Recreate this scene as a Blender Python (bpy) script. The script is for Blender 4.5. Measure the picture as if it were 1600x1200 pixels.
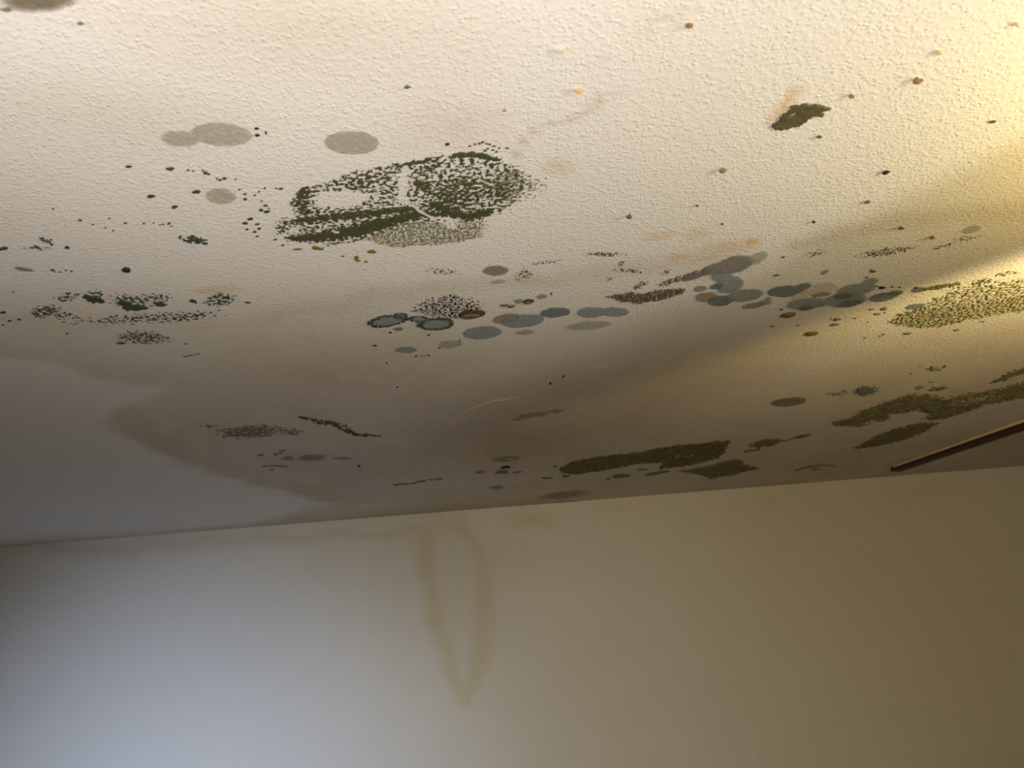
import bpy, math, random
import numpy as np

# ---------------------------------------------------------------- scene, camera, light
for o in list(bpy.data.objects):
    bpy.data.objects.remove(o, do_unlink=True)
scene = bpy.context.scene
C = scene.collection

EYE_Z, DROP = 2.00, 0.45            # eye height and distance from the eye up to the ceiling
CEIL = EYE_Z + DROP
WALL_Y = 4.03
FPX = 1200.0
PITCH, ROLL = math.radians(15.4), math.radians(4.54)

cam_data = bpy.data.cameras.new('camera')
cam_data.sensor_width = 36.0
cam_data.lens = FPX / 1600.0 * 36.0
cam_data.clip_start = 0.02
cam_data.dof.use_dof = True
cam_data.dof.focus_distance = 1.25
cam_data.dof.aperture_fstop = 9.0
camera = bpy.data.objects.new('camera', cam_data)
C.objects.link(camera)
camera.location = (0, 0, EYE_Z)
cR, sR, cP, sP = math.cos(ROLL), math.sin(ROLL), math.cos(PITCH), math.sin(PITCH)
from mathutils import Matrix, Vector
vx = Vector((cR, sR * sP, -sR * cP))         # image right in the room
vy = Vector((sR, -cR * sP, cR * cP))         # image up in the room
vz = vx.cross(vy)                            # backwards
camera.matrix_world = Matrix(((vx.x, vy.x, vz.x, 0), (vx.y, vy.y, vz.y, 0), (vx.z, vy.z, vz.z, EYE_Z), (0, 0, 0, 1)))
scene.camera = camera

scene.view_settings.view_transform = 'Standard'
scene.view_settings.look = 'None'
scene.view_settings.gamma = 1.0
scene.view_settings.use_curve_mapping = False
scene.view_settings.exposure = 0.0

world = bpy.data.worlds.new('world')
scene.world = world
world.use_nodes = True
world.node_tree.nodes['Background'].inputs[0].default_value = (0.75, 0.85, 1.0, 1)
world.node_tree.nodes['Background'].inputs[1].default_value = 1.0


def aim(o, target):
    d = Vector(target) - Vector(o.location)
    o.rotation_euler = d.to_track_quat('-Z', 'Y').to_euler()


def area_light(name, loc, target, sx, sy, power, color, spread=180):
    l = bpy.data.lights.new(name, 'AREA')
    l.shape = 'RECTANGLE'; l.size = sx; l.size_y = sy
    l.energy = power; l.color = color; l.spread = math.radians(spread)
    o = bpy.data.objects.new(name, l); C.objects.link(o)
    o.location = loc; aim(o, target)
    return o


def spot_light(name, loc, target, power, color, angle, blend, radius):
    l = bpy.data.lights.new(name, 'SPOT')
    l.energy = power; l.color = color; l.spot_size = math.radians(angle); l.spot_blend = blend
    l.shadow_soft_size = radius
    o = bpy.data.objects.new(name, l); C.objects.link(o)
    o.location = loc; aim(o, target)
    return o


def point_light(name, loc, power, color, radius):
    l = bpy.data.lights.new(name, 'POINT')
    l.energy = power; l.color = color; l.shadow_soft_size = radius
    o = bpy.data.objects.new(name, l); C.objects.link(o); o.location = loc
    return o


# blue sky light falling through the end window behind the viewer, low onto the end of the far wall
area_light('sky_daylight', (-2.3, -0.74, 1.75), (-1.78, 4.03, 0.72), 0.6, 0.7, 10.5, (0.55, 0.70, 1.0), 42)
# paler daylight through the next window, falling on the middle of the far wall
area_light('window_daylight', (-0.8, -0.74, 1.5), (-0.75, 4.03, 0.45), 0.8, 0.8, 9.2, (0.97, 0.98, 1.0), 66)
# two upward bowls of the standing lamp behind the viewer
spot_light('lamp_bowl', (0.0, -0.05, CEIL - 0.6), (0.0, 0.30, CEIL), 28, (1.0, 0.90, 0.81), 104, 0.7, 0.06)
spot_light('lamp_bowl_rear', (-0.5, -0.05, CEIL - 0.6), (-0.5, 0.55, CEIL), 11, (1.0, 0.90, 0.78), 104, 0.9, 0.06)
# bulb of the lamp behind the viewer's shoulder; an added unseen box stands in its way
point_light('shoulder_lamp_bulb', (1.25, -0.25, CEIL - 0.42), 42, (1.0, 0.93, 0.78), 0.07)
# the warm lamp beside the viewer: two bulbs and a head turned along the ceiling
point_light('warm_bulb', (0.95, 0.70, CEIL - 0.12), 6.0, (1.0, 0.64, 0.12), 0.02)
point_light('warm_bulb_side', (0.76, 0.50, CEIL - 0.20), 6.0, (1.0, 0.80, 0.30), 0.02)
spot_light('warm_head', (1.15, 0.75, CEIL - 0.22), (1.14, 1.66, CEIL), 40, (1.0, 0.74, 0.28), 90, 0.42, 0.025)


# ---------------------------------------------------------------- mapping between the photograph and the room
def rays(x, y):
    x = np.asarray(x, float); y = np.asarray(y, float)
    u = (x - 800) / FPX; v = (600 - y) / FPX
    a = u * cR + v * sR; b = -u * sR + v * cR
    return a, cP - b * sP, sP + b * cP


def on_ceiling(x, y):
    a, b, c = rays(x, y)
    return a / c * DROP, b / c * DROP


def on_wall(x, y):
    a, b, c = rays(x, y)
    return a / b * WALL_Y, EYE_Z + c / b * WALL_Y


def to_photo(X, Y, Z):
    X = np.asarray(X, float); Y = np.asarray(Y, float); Z = np.asarray(Z, float) - EYE_Z
    dep = np.maximum(Y * cP + Z * sP, 1e-3)
    a = X / dep; b = (-Y * sP + Z * cP) / dep
    return 800 + FPX * (a * cR - b * sR), 600 - FPX * (a * sR + b * cR)


# ---------------------------------------------------------------- noise
_rng = np.random.RandomState(7)
_perm = _rng.permutation(512)
_ang = _rng.rand(512) * 2 * math.pi
_gx, _gy = np.cos(_ang), np.sin(_ang)


def perlin(x, y, seed=0):
    x = np.asarray(x, float) + seed * 17.37; y = np.asarray(y, float) + seed * 9.71
    xi = np.floor(x).astype(np.int64); yi = np.floor(y).astype(np.int64)
    xf = x - xi; yf = y - yi
    u = xf * xf * xf * (xf * (xf * 6 - 15) + 10); v = yf * yf * yf * (yf * (yf * 6 - 15) + 10)

    def g(ix, iy, dx, dy):
        k = _perm[(_perm[ix & 511] + iy) & 511]
        return _gx[k] * dx + _gy[k] * dy
    n00 = g(xi, yi, xf, yf); n10 = g(xi + 1, yi, xf - 1, yf)
    n01 = g(xi, yi + 1, xf, yf - 1); n11 = g(xi + 1, yi + 1, xf - 1, yf - 1)
    a = n00 + u * (n10 - n00); b = n01 + u * (n11 - n01)
    return a + v * (b - a)


def fbm(x, y, seed=0, octs=3, gain=0.5):
    s = 0; a = 1.0; t = 0
    for k in range(octs):
        s = s + a * perlin(x * 2.03 ** k, y * 2.03 ** k, seed + k); t += a * a; a *= gain
    return s / math.sqrt(t)          # std about 0.27


def uni(n):
    return 1 / (1 + np.exp(-1.702 * n / 0.27))


# ---------------------------------------------------------------- outlines, all given where they sit in the photograph
def ell(cx, cy, rx, ry, ang=0.0, soft=0.25):
    a = math.radians(ang)

    def f(x, y):
        dx = x - cx; dy = y - cy
        p = (dx * math.cos(a) + dy * math.sin(a)) / rx
        q = (-dx * math.sin(a) + dy * math.cos(a)) / ry
        return np.clip((1 - np.sqrt(p * p + q * q)) / soft, 0, 1)
    f.box = (cx - rx, cy - rx * abs(math.sin(a)) - ry, cx + rx, cy + rx * abs(math.sin(a)) + ry)
    return f


def poly(pts, soft=6.0, ys=2.2):
    P = [(px, py * ys) for px, py in pts]

    def f(x, y):
        y = y * ys
        ins = np.zeros(x.shape, bool); d = np.full(x.shape, 1e9)
        for (x0, y0), (x1, y1) in zip(P, P[1:] + P[:1]):
            ex, ey = x1 - x0, y1 - y0
            t = np.clip(((x - x0) * ex + (y - y0) * ey) / (ex * ex + ey * ey + 1e-9), 0, 1)
            d = np.minimum(d, np.hypot(x - x0 - t * ex, y - y0 - t * ey))
            c = ((y0 > y) != (y1 > y)) & (x < ex * (y - y0) / (ey if abs(ey) > 1e-9 else 1e-9) + x0)
            ins ^= c
        return np.clip(np.where(ins, d, -d) / soft + 0.3, 0, 1)
    xs = [p[0] for p in pts]; yy = [p[1] for p in pts]
    f.box = (min(xs) - soft, min(yy) - soft, max(xs) + soft, max(yy) + soft)
    return f


def stroke(pts, soft=0.4, ys=2.2):
    """pts: x, y, half width measured up the picture"""
    def f(x, y):
        m = np.zeros(x.shape)
        for (x0, y0, r0), (x1, y1, r1) in zip(pts[:-1], pts[1:]):
            ex, ey = x1 - x0, (y1 - y0) * ys
            t = np.clip(((x - x0) * ex + (y - y0) * ys * ey) / (ex * ex + ey * ey + 1e-9), 0, 1)
            d = np.hypot(x - x0 - t * ex, (y - y0) * ys - t * ey)
            r = (r0 + (r1 - r0) * t) * ys
            m = np.maximum(m, np.clip((1 - d / r) / soft, 0, 1))
        return m
    R = max(p[2] for p in pts) * ys
    f.box = (min(p[0] for p in pts) - R, min(p[1] for p in pts) - R, max(p[0] for p in pts) + R, max(p[1] for p in pts) + R)
    return f


# ---------------------------------------------------------------- meshes
def mesh_object(name, verts, faces, mat, parent=None, attrs=None, smooth=True):
    me = bpy.data.meshes.new(name)
    me.from_pydata(verts, [], faces)
    for k, v in (attrs or {}).items():
        at = me.attributes.new(k, 'FLOAT', 'POINT')
        at.data.foreach_set('value', np.asarray(v, np.float32))
    if smooth:
        me.polygons.foreach_set('use_smooth', np.ones(len(me.polygons), bool))
    me.materials.append(mat)
    me.update()
    o = bpy.data.objects.new(name, me); C.objects.link(o)
    if parent:
        o.parent = parent
    return o


def tag(o, label=None, cat=None, group=None, kind=None):
    if label: o['label'] = label
    if cat: o['category'] = cat
    if group: o['group'] = group
    if kind: o['kind'] = kind
    return o


def empty(name, px, py):
    X, Y = on_ceiling(px, py)
    o = bpy.data.objects.new(name, None); C.objects.link(o)
    o.empty_display_size = 0.02
    o.location = (float(X), float(Y), CEIL)
    return o


CASES = {1: [('a', 'e', 'h')], 2: [('b', 'f', 'e')], 3: [('a', 'b', 'f', 'h')], 4: [('c', 'g', 'f')],
         5: [('a', 'e', 'h'), ('c', 'g', 'f')], 6: [('b', 'c', 'g', 'e')], 7: [('a', 'b', 'c', 'g', 'h')],
         8: [('d', 'h', 'g')], 9: [('a', 'e', 'g', 'd')], 10: [('b', 'f', 'e'), ('d', 'h', 'g')],
         11: [('a', 'b', 'f', 'g', 'd')], 12: [('c', 'd', 'h', 'f')], 13: [('a', 'e', 'f', 'c', 'd')],
         14: [('b', 'c', 'd', 'h', 'e')], 15: [('a', 'b', 'c', 'd')]}


def contour(F, xs, ys, height):
    """the region F > 0 on a grid as one clean-edged raised sheet; returns vertices, faces, strength"""
    ny, nx = F.shape
    X, Y = np.meshgrid(xs, ys)
    ins = F > 0
    idc = np.full(F.shape, -1); n = int(ins.sum()); idc[ins] = np.arange(n)
    V = [np.stack([X[ins], Y[ins], height(F[ins])], 1)]; A = [F[ins]]
    hx = ins[:, :-1] != ins[:, 1:]
    idh = np.full(hx.shape, -1); k = int(hx.sum()); idh[hx] = n + np.arange(k); n += k
    t = (F[:, :-1] / (F[:, :-1] - F[:, 1:] + 1e-12))[hx]
    V.append(np.stack([X[:, :-1][hx] + t * (X[:, 1:] - X[:, :-1])[hx], Y[:, :-1][hx], np.zeros(k)], 1)); A.append(np.zeros(k))
    vy_ = ins[:-1] != ins[1:]
    idv = np.full(vy_.shape, -1); k = int(vy_.sum()); idv[vy_] = n + np.arange(k); n += k
    t = (F[:-1] / (F[:-1] - F[1:] + 1e-12))[vy_]
    V.append(np.stack([X[:-1][vy_], Y[:-1][vy_] + t * (Y[1:] - Y[:-1])[vy_], np.zeros(k)], 1)); A.append(np.zeros(k))
    code = ins[:-1, :-1] * 1 + ins[:-1, 1:] * 2 + ins[1:, 1:] * 4 + ins[1:, :-1] * 8
    M = {'a': idc[:-1, :-1], 'b': idc[:-1, 1:], 'c': idc[1:, 1:], 'd': idc[1:, :-1],
         'e': idh[:-1], 'f': idv[:, 1:], 'g': idh[1:], 'h': idv[:, :-1]}
    faces = []
    for cs, plist in CASES.items():
        sel = code == cs
        if sel.any():
            for p in plist:
                faces += np.stack([M[q][sel] for q in reversed(p)], 1).tolist()
    return np.concatenate(V), faces, np.concatenate(A)


_layer = [0]


def growth(name, dens, mat, grain=0.006, parent=None, warp=2.0, thick=0.0012, seed=None, box=None, film=False, res=1.0, octs=3, stretch=1.0):
    """mould on the ceiling. dens(px, py) says how thickly it covers; a speckled growth breaks up along noise of the
    given grain (metres), a film stays whole and only its outline wanders."""
    _layer[0] += 1
    seed = _layer[0] if seed is None else seed
    x0, y0, x1, y1 = box or dens.box
    m = 6
    cs = [on_ceiling(x, y) for x in (x0 - m, (x0 + x1) / 2, x1 + m) for y in (y0 - m, y1 + m)]
    X0, X1 = min(c[0] for c in cs), max(c[0] for c in cs)
    Y0, Y1 = min(c[1] for c in cs), max(c[1] for c in cs)
    cx, cy = (X0 + X1) / 2, (Y0 + Y1) / 2
    sl = math.sqrt(cx * cx + cy * cy + DROP * DROP)
    stp = sl / FPX * 0.85 * res
    stq = stp * min(2.6, sl / DROP) * 0.8
    Y1 = min(Y1, WALL_Y - 0.004)
    xs = np.arange(X0, X1, stp); ys = np.arange(Y0, Y1, stq)
    X, Y = np.meshgrid(xs, ys)
    px, py = to_photo(X, Y, np.full(X.shape, CEIL))
    w = warp
    wx = fbm(X / (sl * .010), Y / (sl * .020), seed + 40, 3) * 3.2 * w
    wy = fbm(X / (sl * .010), Y / (sl * .020), seed + 60, 3) * 1.6 * w
    D = dens(px + wx, py + wy)
    if film:
        F = D - 0.04
    else:
        F = D - uni(fbm(X / grain, Y / (grain * stretch), seed, octs, 0.6))
    base = thick + _layer[0] * 0.000004
    hgt = (lambda f: base * (0.45 + 0.55 * np.clip(f * 3, 0, 1))) if not film else (lambda f: base * (0.6 + 0.4 * np.clip(f * 4, 0, 1)))
    F[0] = F[-1] = -0.1; F[:, 0] = F[:, -1] = -0.1
    if not (F > 0).any():
        print('EMPTY growth', name); return None
    V, faces, A = contour(F, xs, ys, hgt)
    V[:, 2] = CEIL - 0.00005 - V[:, 2]
    loc = Vector((0, 0, 0))
    if parent is not None:
        loc = parent.location
    else:
        loc = Vector((float(V[:, 0].mean()), float(V[:, 1].mean()), CEIL))
    V = V - np.array(loc)
    o = mesh_object(name, V.tolist(), faces, mat, parent, {'strength': np.clip(A, 0, 1)})
    if parent is None:
        o.location = loc
    return o


def dot(name, cx, cy, rx, ry, mat, parent=None, ang=-4, thick=0.0009, rough=0.22, n=14):
    """a single raised spot"""
    _layer[0] += 1
    rs = random.Random(_layer[0] * 31 + int(cx))
    ph = [rs.uniform(0, 6.28) for _ in range(3)]
    a = math.radians(ang)
    rings = []
    for k, (s, hz) in enumerate(((1.0, 0.0), (0.86, 0.8), (0.45, 1.0))):
        ring = []
        for i in range(n):
            t = 2 * math.pi * i / n
            r = 1 + rough * (0.5 * math.sin(2 * t + ph[0]) + 0.5 * math.sin(3 * t + ph[1]) + 0.4 * math.sin(5 * t + ph[2]))
            ex, ey = rx * s * r * math.cos(t), ry * s * r * math.sin(t)
            X, Y = on_ceiling(cx + ex * math.cos(a) - ey * math.sin(a), cy + ex * math.sin(a) + ey * math.cos(a))
            ring.append((float(X), min(float(Y), WALL_Y - 0.003), CEIL - 0.00005 - thick * hz))
        rings.append(ring)
    X, Y = on_ceiling(cx, cy)
    verts = sum(rings, []) + [(float(X), float(Y), CEIL - thick * 1.05)]
    faces = []
    for k in range(2):
        for i in range(n):
            j = (i + 1) % n
            faces.append((k * n + i, k * n + j, (k + 1) * n + j, (k + 1) * n + i))
    for i in range(n):
        faces.append((2 * n + i, 2 * n + (i + 1) % n, 3 * n))
    loc = parent.location if parent else Vector((float(X), float(Y), CEIL))
    verts = [(v[0] - loc[0], v[1] - loc[1], v[2] - loc[2]) for v in verts]
    # image y runs downward, so the ring order seen from below is already outward
    o = mesh_object(name, verts, faces, mat, parent, {'strength': [1.0] * len(verts)})
    if parent is None:
        o.location = loc
    return o


# ---------------------------------------------------------------- materials
def nodes_of(m):
    m.use_nodes = True
    nt = m.node_tree
    b = nt.nodes['Principled BSDF']
    b.inputs['Roughness'].default_value = 0.85
    b.inputs['Specular IOR Level'].default_value = 0.2
    return nt, b


def noise_node(nt, scale, detail=3, rough=0.55, coord=None):
    n = nt.nodes.new('ShaderNodeTexNoise')
    n.inputs['Scale'].default_value = scale; n.inputs['Detail'].default_value = detail; n.inputs['Roughness'].default_value = rough
    if coord is not None:
        nt.links.new(coord, n.inputs['Vector'])
    return n


def world_pos(nt):
    return nt.nodes.new('ShaderNodeNewGeometry').outputs['Position']


def ramp(nt, src, p0, p1, c0=(0, 0, 0, 1), c1=(1, 1, 1, 1)):
    r = nt.nodes.new('ShaderNodeValToRGB')
    r.color_ramp.elements[0].position = p0; r.color_ramp.elements[1].position = p1
    r.color_ramp.elements[0].color = c0; r.color_ramp.elements[1].color = c1
    nt.links.new(src, r.inputs[0])
    return r.outputs[0]


def math_node(nt, op, a, b=None, clamp=False):
    n = nt.nodes.new('ShaderNodeMath'); n.operation = op; n.use_clamp = clamp
    for i, v in enumerate((a, b)):
        if v is None: continue
        if isinstance(v, (int, float)): n.inputs[i].default_value = v
        else: nt.links.new(v, n.inputs[i])
    return n.outputs[0]


def mix_col(nt, fac, a, b, blend='MIX'):
    n = nt.nodes.new('ShaderNodeMix'); n.data_type = 'RGBA'; n.blend_type = blend
    for i, v in ((0, fac), (6, a), (7, b)):
        if isinstance(v, (int, float, tuple)): n.inputs[i].default_value = v if not isinstance(v, tuple) else (v + (1,))[:4]
        else: nt.links.new(v, n.inputs[i])
    return n.outputs[2]


def plaster_bump(nt, b, strength=1.0):
    """fine raised pimples of the sprayed ceiling paint"""
    pos = world_pos(nt)
    v = nt.nodes.new('ShaderNodeTexVoronoi'); v.voronoi_dimensions = '2D'
    v.inputs['Scale'].default_value = 235
    nt.links.new(pos, v.inputs['Vector'])
    pim = ramp(nt, v.outputs['Distance'], 0.05, 0.55, (1, 1, 1, 1), (0, 0, 0, 1))
    sep = nt.nodes.new('ShaderNodeSeparateColor'); nt.links.new(v.outputs['Color'], sep.inputs[0])
    pim = math_node(nt, 'MULTIPLY', pim, math_node(nt, 'MULTIPLY', sep.outputs[0], sep.outputs[0]))
    big = noise_node(nt, 140, 2, 0.5, pos)
    pim = math_node(nt, 'ADD', math_node(nt, 'MULTIPLY', pim, 1.1), math_node(nt, 'MULTIPLY', ramp(nt, big.outputs[0], 0.45, 0.75), 0.7))
    n2 = noise_node(nt, 420, 2, 0.5, pos)
    h = math_node(nt, 'ADD', math_node(nt, 'MULTIPLY', pim, 1.0), math_node(nt, 'MULTIPLY', n2.outputs[0], 0.35))
    n3 = noise_node(nt, 7, 2, 0.5, pos)
    h = math_node(nt, 'ADD', h, math_node(nt, 'MULTIPLY', n3.outputs[0], 1.2))
    bp = nt.nodes.new('ShaderNodeBump')
    bp.inputs['Strength'].default_value = strength; bp.inputs['Distance'].default_value = 0.0005
    nt.links.new(h, bp.inputs['Height']); nt.links.new(bp.outputs[0], b.inputs['Normal'])
    return pim


def paint_material(name, base, stains, bump):
    """white paint; stains = (attribute, colour, grain)"""
    m = bpy.data.materials.new(name)
    nt, b = nodes_of(m)
    pos = world_pos(nt)
    n = noise_node(nt, 3.0, 5, 0.6, pos)
    col = mix_col(nt, math_node(nt, 'MULTIPLY', n.outputs[0], 0.25), base, tuple(c * 0.92 for c in base))
    for at, c, lo, hi in stains:
        a = nt.nodes.new('ShaderNodeAttribute'); a.attribute_name = at
        nn = noise_node(nt, 55, 5, 0.65, pos)
        mod = math_node(nt, 'ADD', math_node(nt, 'MULTIPLY', nn.outputs[0], hi), lo)
        f = math_node(nt, 'MULTIPLY', a.outputs['Fac'], mod, True)
        col = mix_col(nt, f, col, c)
    nt.links.new(col, b.inputs['Base Color'])
    b.inputs['Roughness'].default_value = 0.7
    if bump:
        plaster_bump(nt, b, bump)
    else:
        n2 = noise_node(nt, 90, 4, 0.6, pos)
        bp = nt.nodes.new('ShaderNodeBump'); bp.inputs['Strength'].default_value = 0.25; bp.inputs['Distance'].default_value = 0.001
        nt.links.new(n2.outputs[0], bp.inputs['Height']); nt.links.new(bp.outputs[0], b.inputs['Normal'])
    return m


def mould_material(name, c0, c1, scale=160):
    m = bpy.data.materials.new(name)
    nt, b = nodes_of(m)
    n = noise_node(nt, scale, 4, 0.65, world_pos(nt))
    nt.links.new(mix_col(nt, ramp(nt, n.outputs[0], 0.35, 0.68), c0, c1), b.inputs['Base Color'])
    b.inputs['Roughness'].default_value = 0.95; b.inputs['Specular IOR Level'].default_value = 0.1
    n2 = noise_node(nt, 700, 3, 0.6, world_pos(nt))
    bp = nt.nodes.new('ShaderNodeBump'); bp.inputs['Strength'].default_value = 0.4; bp.inputs['Distance'].default_value = 0.0008
    nt.links.new(n2.outputs[0], bp.inputs['Height']); nt.links.new(bp.outputs[0], b.inputs['Normal'])
    return m


def film_material(name, c0, c1, opacity=0.85, scale=220, edge=0.3, grain=0.6):
    """a thin mould film that lets some paint show through, thinner towards its edge"""
    m = bpy.data.materials.new(name)
    nt, b = nodes_of(m)
    n = noise_node(nt, scale, 4, 0.7, world_pos(nt))
    nt.links.new(mix_col(nt, ramp(nt, n.outputs[0], 0.33, 0.68), c0, c1), b.inputs['Base Color'])
    b.inputs['Roughness'].default_value = 0.95; b.inputs['Specular IOR Level'].default_value = 0.1
    plaster_bump(nt, b, 0.7)
    a = nt.nodes.new('ShaderNodeAttribute'); a.attribute_name = 'strength'
    e = math_node(nt, 'DIVIDE', a.outputs['Fac'], edge, True)
    g = math_node(nt, 'ADD', math_node(nt, 'MULTIPLY', ramp(nt, n.outputs[0], 0.30, 0.60), grain), 1 - grain)
    al = math_node(nt, 'MULTIPLY', math_node(nt, 'MULTIPLY', e, g), opacity, True)
    nt.links.new(al, b.inputs['Alpha'])
    return m


def plain_material(name, c0, c1, scale=60, rough=0.6):
    m = bpy.data.materials.new(name)
    nt, b = nodes_of(m)
    n = noise_node(nt, scale, 4, 0.6, world_pos(nt))
    nt.links.new(mix_col(nt, ramp(nt, n.outputs[0], 0.35, 0.65), c0, c1), b.inputs['Base Color'])
    b.inputs['Roughness'].default_value = rough
    return m


M_GREEN = mould_material('dark_green_mould', (0.050, 0.056, 0.024), (0.095, 0.100, 0.048))
M_GREENFINE = mould_material('olive_mould', (0.16, 0.16, 0.085), (0.28, 0.27, 0.16))
M_TEAL = mould_material('black_green_mould', (0.040, 0.055, 0.040), (0.075, 0.095, 0.070))
M_LIME = mould_material('yellow_green_mould', (0.16, 0.15, 0.03), (0.22, 0.20, 0.05))
M_MOSS = mould_material('moss_mould', (0.15, 0.145, 0.062), (0.22, 0.205, 0.09))
M_FAR = mould_material('far_green_mould', (0.115, 0.105, 0.046), (0.28, 0.255, 0.135), 45)
M_BANK = mould_material('bank_green_mould', (0.085, 0.078, 0.03), (0.23, 0.20, 0.09), 40)
M_BROWN = mould_material('brown_mould', (0.085, 0.074, 0.045), (0.15, 0.128, 0.08))
M_BLACK = mould_material('black_mould', (0.018, 0.019, 0.013), (0.042, 0.042, 0.030))
M_LEAF = mould_material('olive_brown_mould', (0.075, 0.068, 0.035), (0.13, 0.115, 0.06))
M_GREYGREEN = mould_material('grey_green_mould', (0.14, 0.15, 0.12), (0.22, 0.22, 0.18))
F_BLUE = film_material('blue_grey_film', (0.215, 0.27, 0.285), (0.33, 0.375, 0.385), 0.86)
F_BLUEDARK = film_material('slate_film', (0.125, 0.16, 0.18), (0.205, 0.245, 0.26), 0.9)
F_BLUEPALE = film_material('pale_blue_grey_film', (0.34, 0.37, 0.36), (0.45, 0.46, 0.44), 0.6)
F_GREY = film_material('dark_grey_film', (0.18, 0.18, 0.175), (0.28, 0.275, 0.26), 0.9, edge=0.5)
F_BROWN = film_material('brown_film', (0.27, 0.22, 0.15), (0.38, 0.32, 0.23), 0.85)
F_MAUVE = film_material('mauve_film', (0.35, 0.29, 0.25), (0.45, 0.38, 0.33), 0.6)
F_OLIVE = film_material('pale_olive_film', (0.36, 0.35, 0.25), (0.46, 0.44, 0.33), 0.62, edge=0.35)
F_SAGE = film_material('sage_film', (0.34, 0.35, 0.27), (0.44, 0.44, 0.35), 0.72, edge=0.3)
F_GREEN = film_material('green_film', (0.15, 0.16, 0.075), (0.25, 0.24, 0.12), 0.85)
F_GREENPALE = film_material('thin_green_film', (0.16, 0.165, 0.085), (0.27, 0.26, 0.14), 0.5, edge=0.7)
F_GREYPALE = film_material('thin_grey_film', (0.18, 0.18, 0.17), (0.30, 0.30, 0.28), 0.5, edge=0.7)
F_BLOTCH = film_material('brown_grey_film', (0.15, 0.125, 0.085), (0.27, 0.23, 0.165), 0.95, 90, 0.6, 0.3)
F_PALE = film_material('flaked_pale_film', (0.66, 0.60, 0.50), (0.72, 0.66, 0.56), 0.8)
M_DISC = plain_material('brown_fungus', (0.13, 0.10, 0.062), (0.20, 0.16, 0.105), 300, 0.8)
M_DISCRIM = plain_material('brown_fungus_rim', (0.06, 0.038, 0.016), (0.10, 0.062, 0.028), 300, 0.8)
M_RUST = plain_material('rust_fungus', (0.16, 0.10, 0.04), (0.22, 0.14, 0.06), 300, 0.8)
M_CRUMB = plain_material('brown_crumb', (0.17, 0.105, 0.04), (0.30, 0.20, 0.09), 600, 0.9)
M_CRUMBPALE = plain_material('pale_crumb', (0.55, 0.42, 0.25), (0.65, 0.53, 0.36), 600, 0.9)
M_CRUMBORANGE = plain_material('orange_crumb', (0.58, 0.38, 0.15), (0.66, 0.46, 0.20), 600, 0.9)
M_CHIP = plain_material('paint_chip', (0.66, 0.60, 0.49), (0.72, 0.66, 0.55), 200, 0.8)
M_BAR = plain_material('maroon_stained_wood', (0.040, 0.012, 0.014), (0.07, 0.022, 0.024), 120, 0.45)
M_BARLIP = plain_material('black_lacquer', (0.010, 0.007, 0.008), (0.018, 0.012, 0.013), 120, 0.4)
M_BARLIT = plain_material('lamplit_rail_edge', (0.75, 0.58, 0.30), (0.82, 0.66, 0.38), 90, 0.5)  # lamplight on the rail's side, put into the colour
M_FLOOR = plain_material('brown_floor', (0.10, 0.07, 0.045), (0.14, 0.10, 0.065), 8, 0.5)
M_ROOM = plain_material('room_paint', (0.34, 0.32, 0.29), (0.38, 0.36, 0.33), 3, 0.8)

# ---------------------------------------------------------------- the room
CEIL_STAINS_SHADE = [('tan', (0.51, 0.425, 0.30), 0.55, 0.9), ('ochre', (0.50, 0.36, 0.17), 0.35, 1.1),
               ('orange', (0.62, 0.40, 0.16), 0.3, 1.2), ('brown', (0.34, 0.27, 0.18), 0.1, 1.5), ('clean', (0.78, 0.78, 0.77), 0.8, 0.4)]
M_CEIL = paint_material('stained_shaded_ceiling_paint', (0.78, 0.765, 0.735), CEIL_STAINS_SHADE, 1.0)
M_WALL = paint_material('stained_wall_paint', (0.60, 0.585, 0.55), [('tan', (0.45, 0.40, 0.30), 0.5, 0.9), ('ochre', (0.47, 0.405, 0.22), 0.4, 1.0)], 0)


def spaced(parts):
    out = []
    for a, b, s in parts:
        n = max(1, int(round((b - a) / s)))
        out += [a + (b - a) * i / n for i in range(n)]
    return np.array(out + [parts[-1][1]])


LX, RX, BACK = -3.7, 3.5, -0.8


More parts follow.
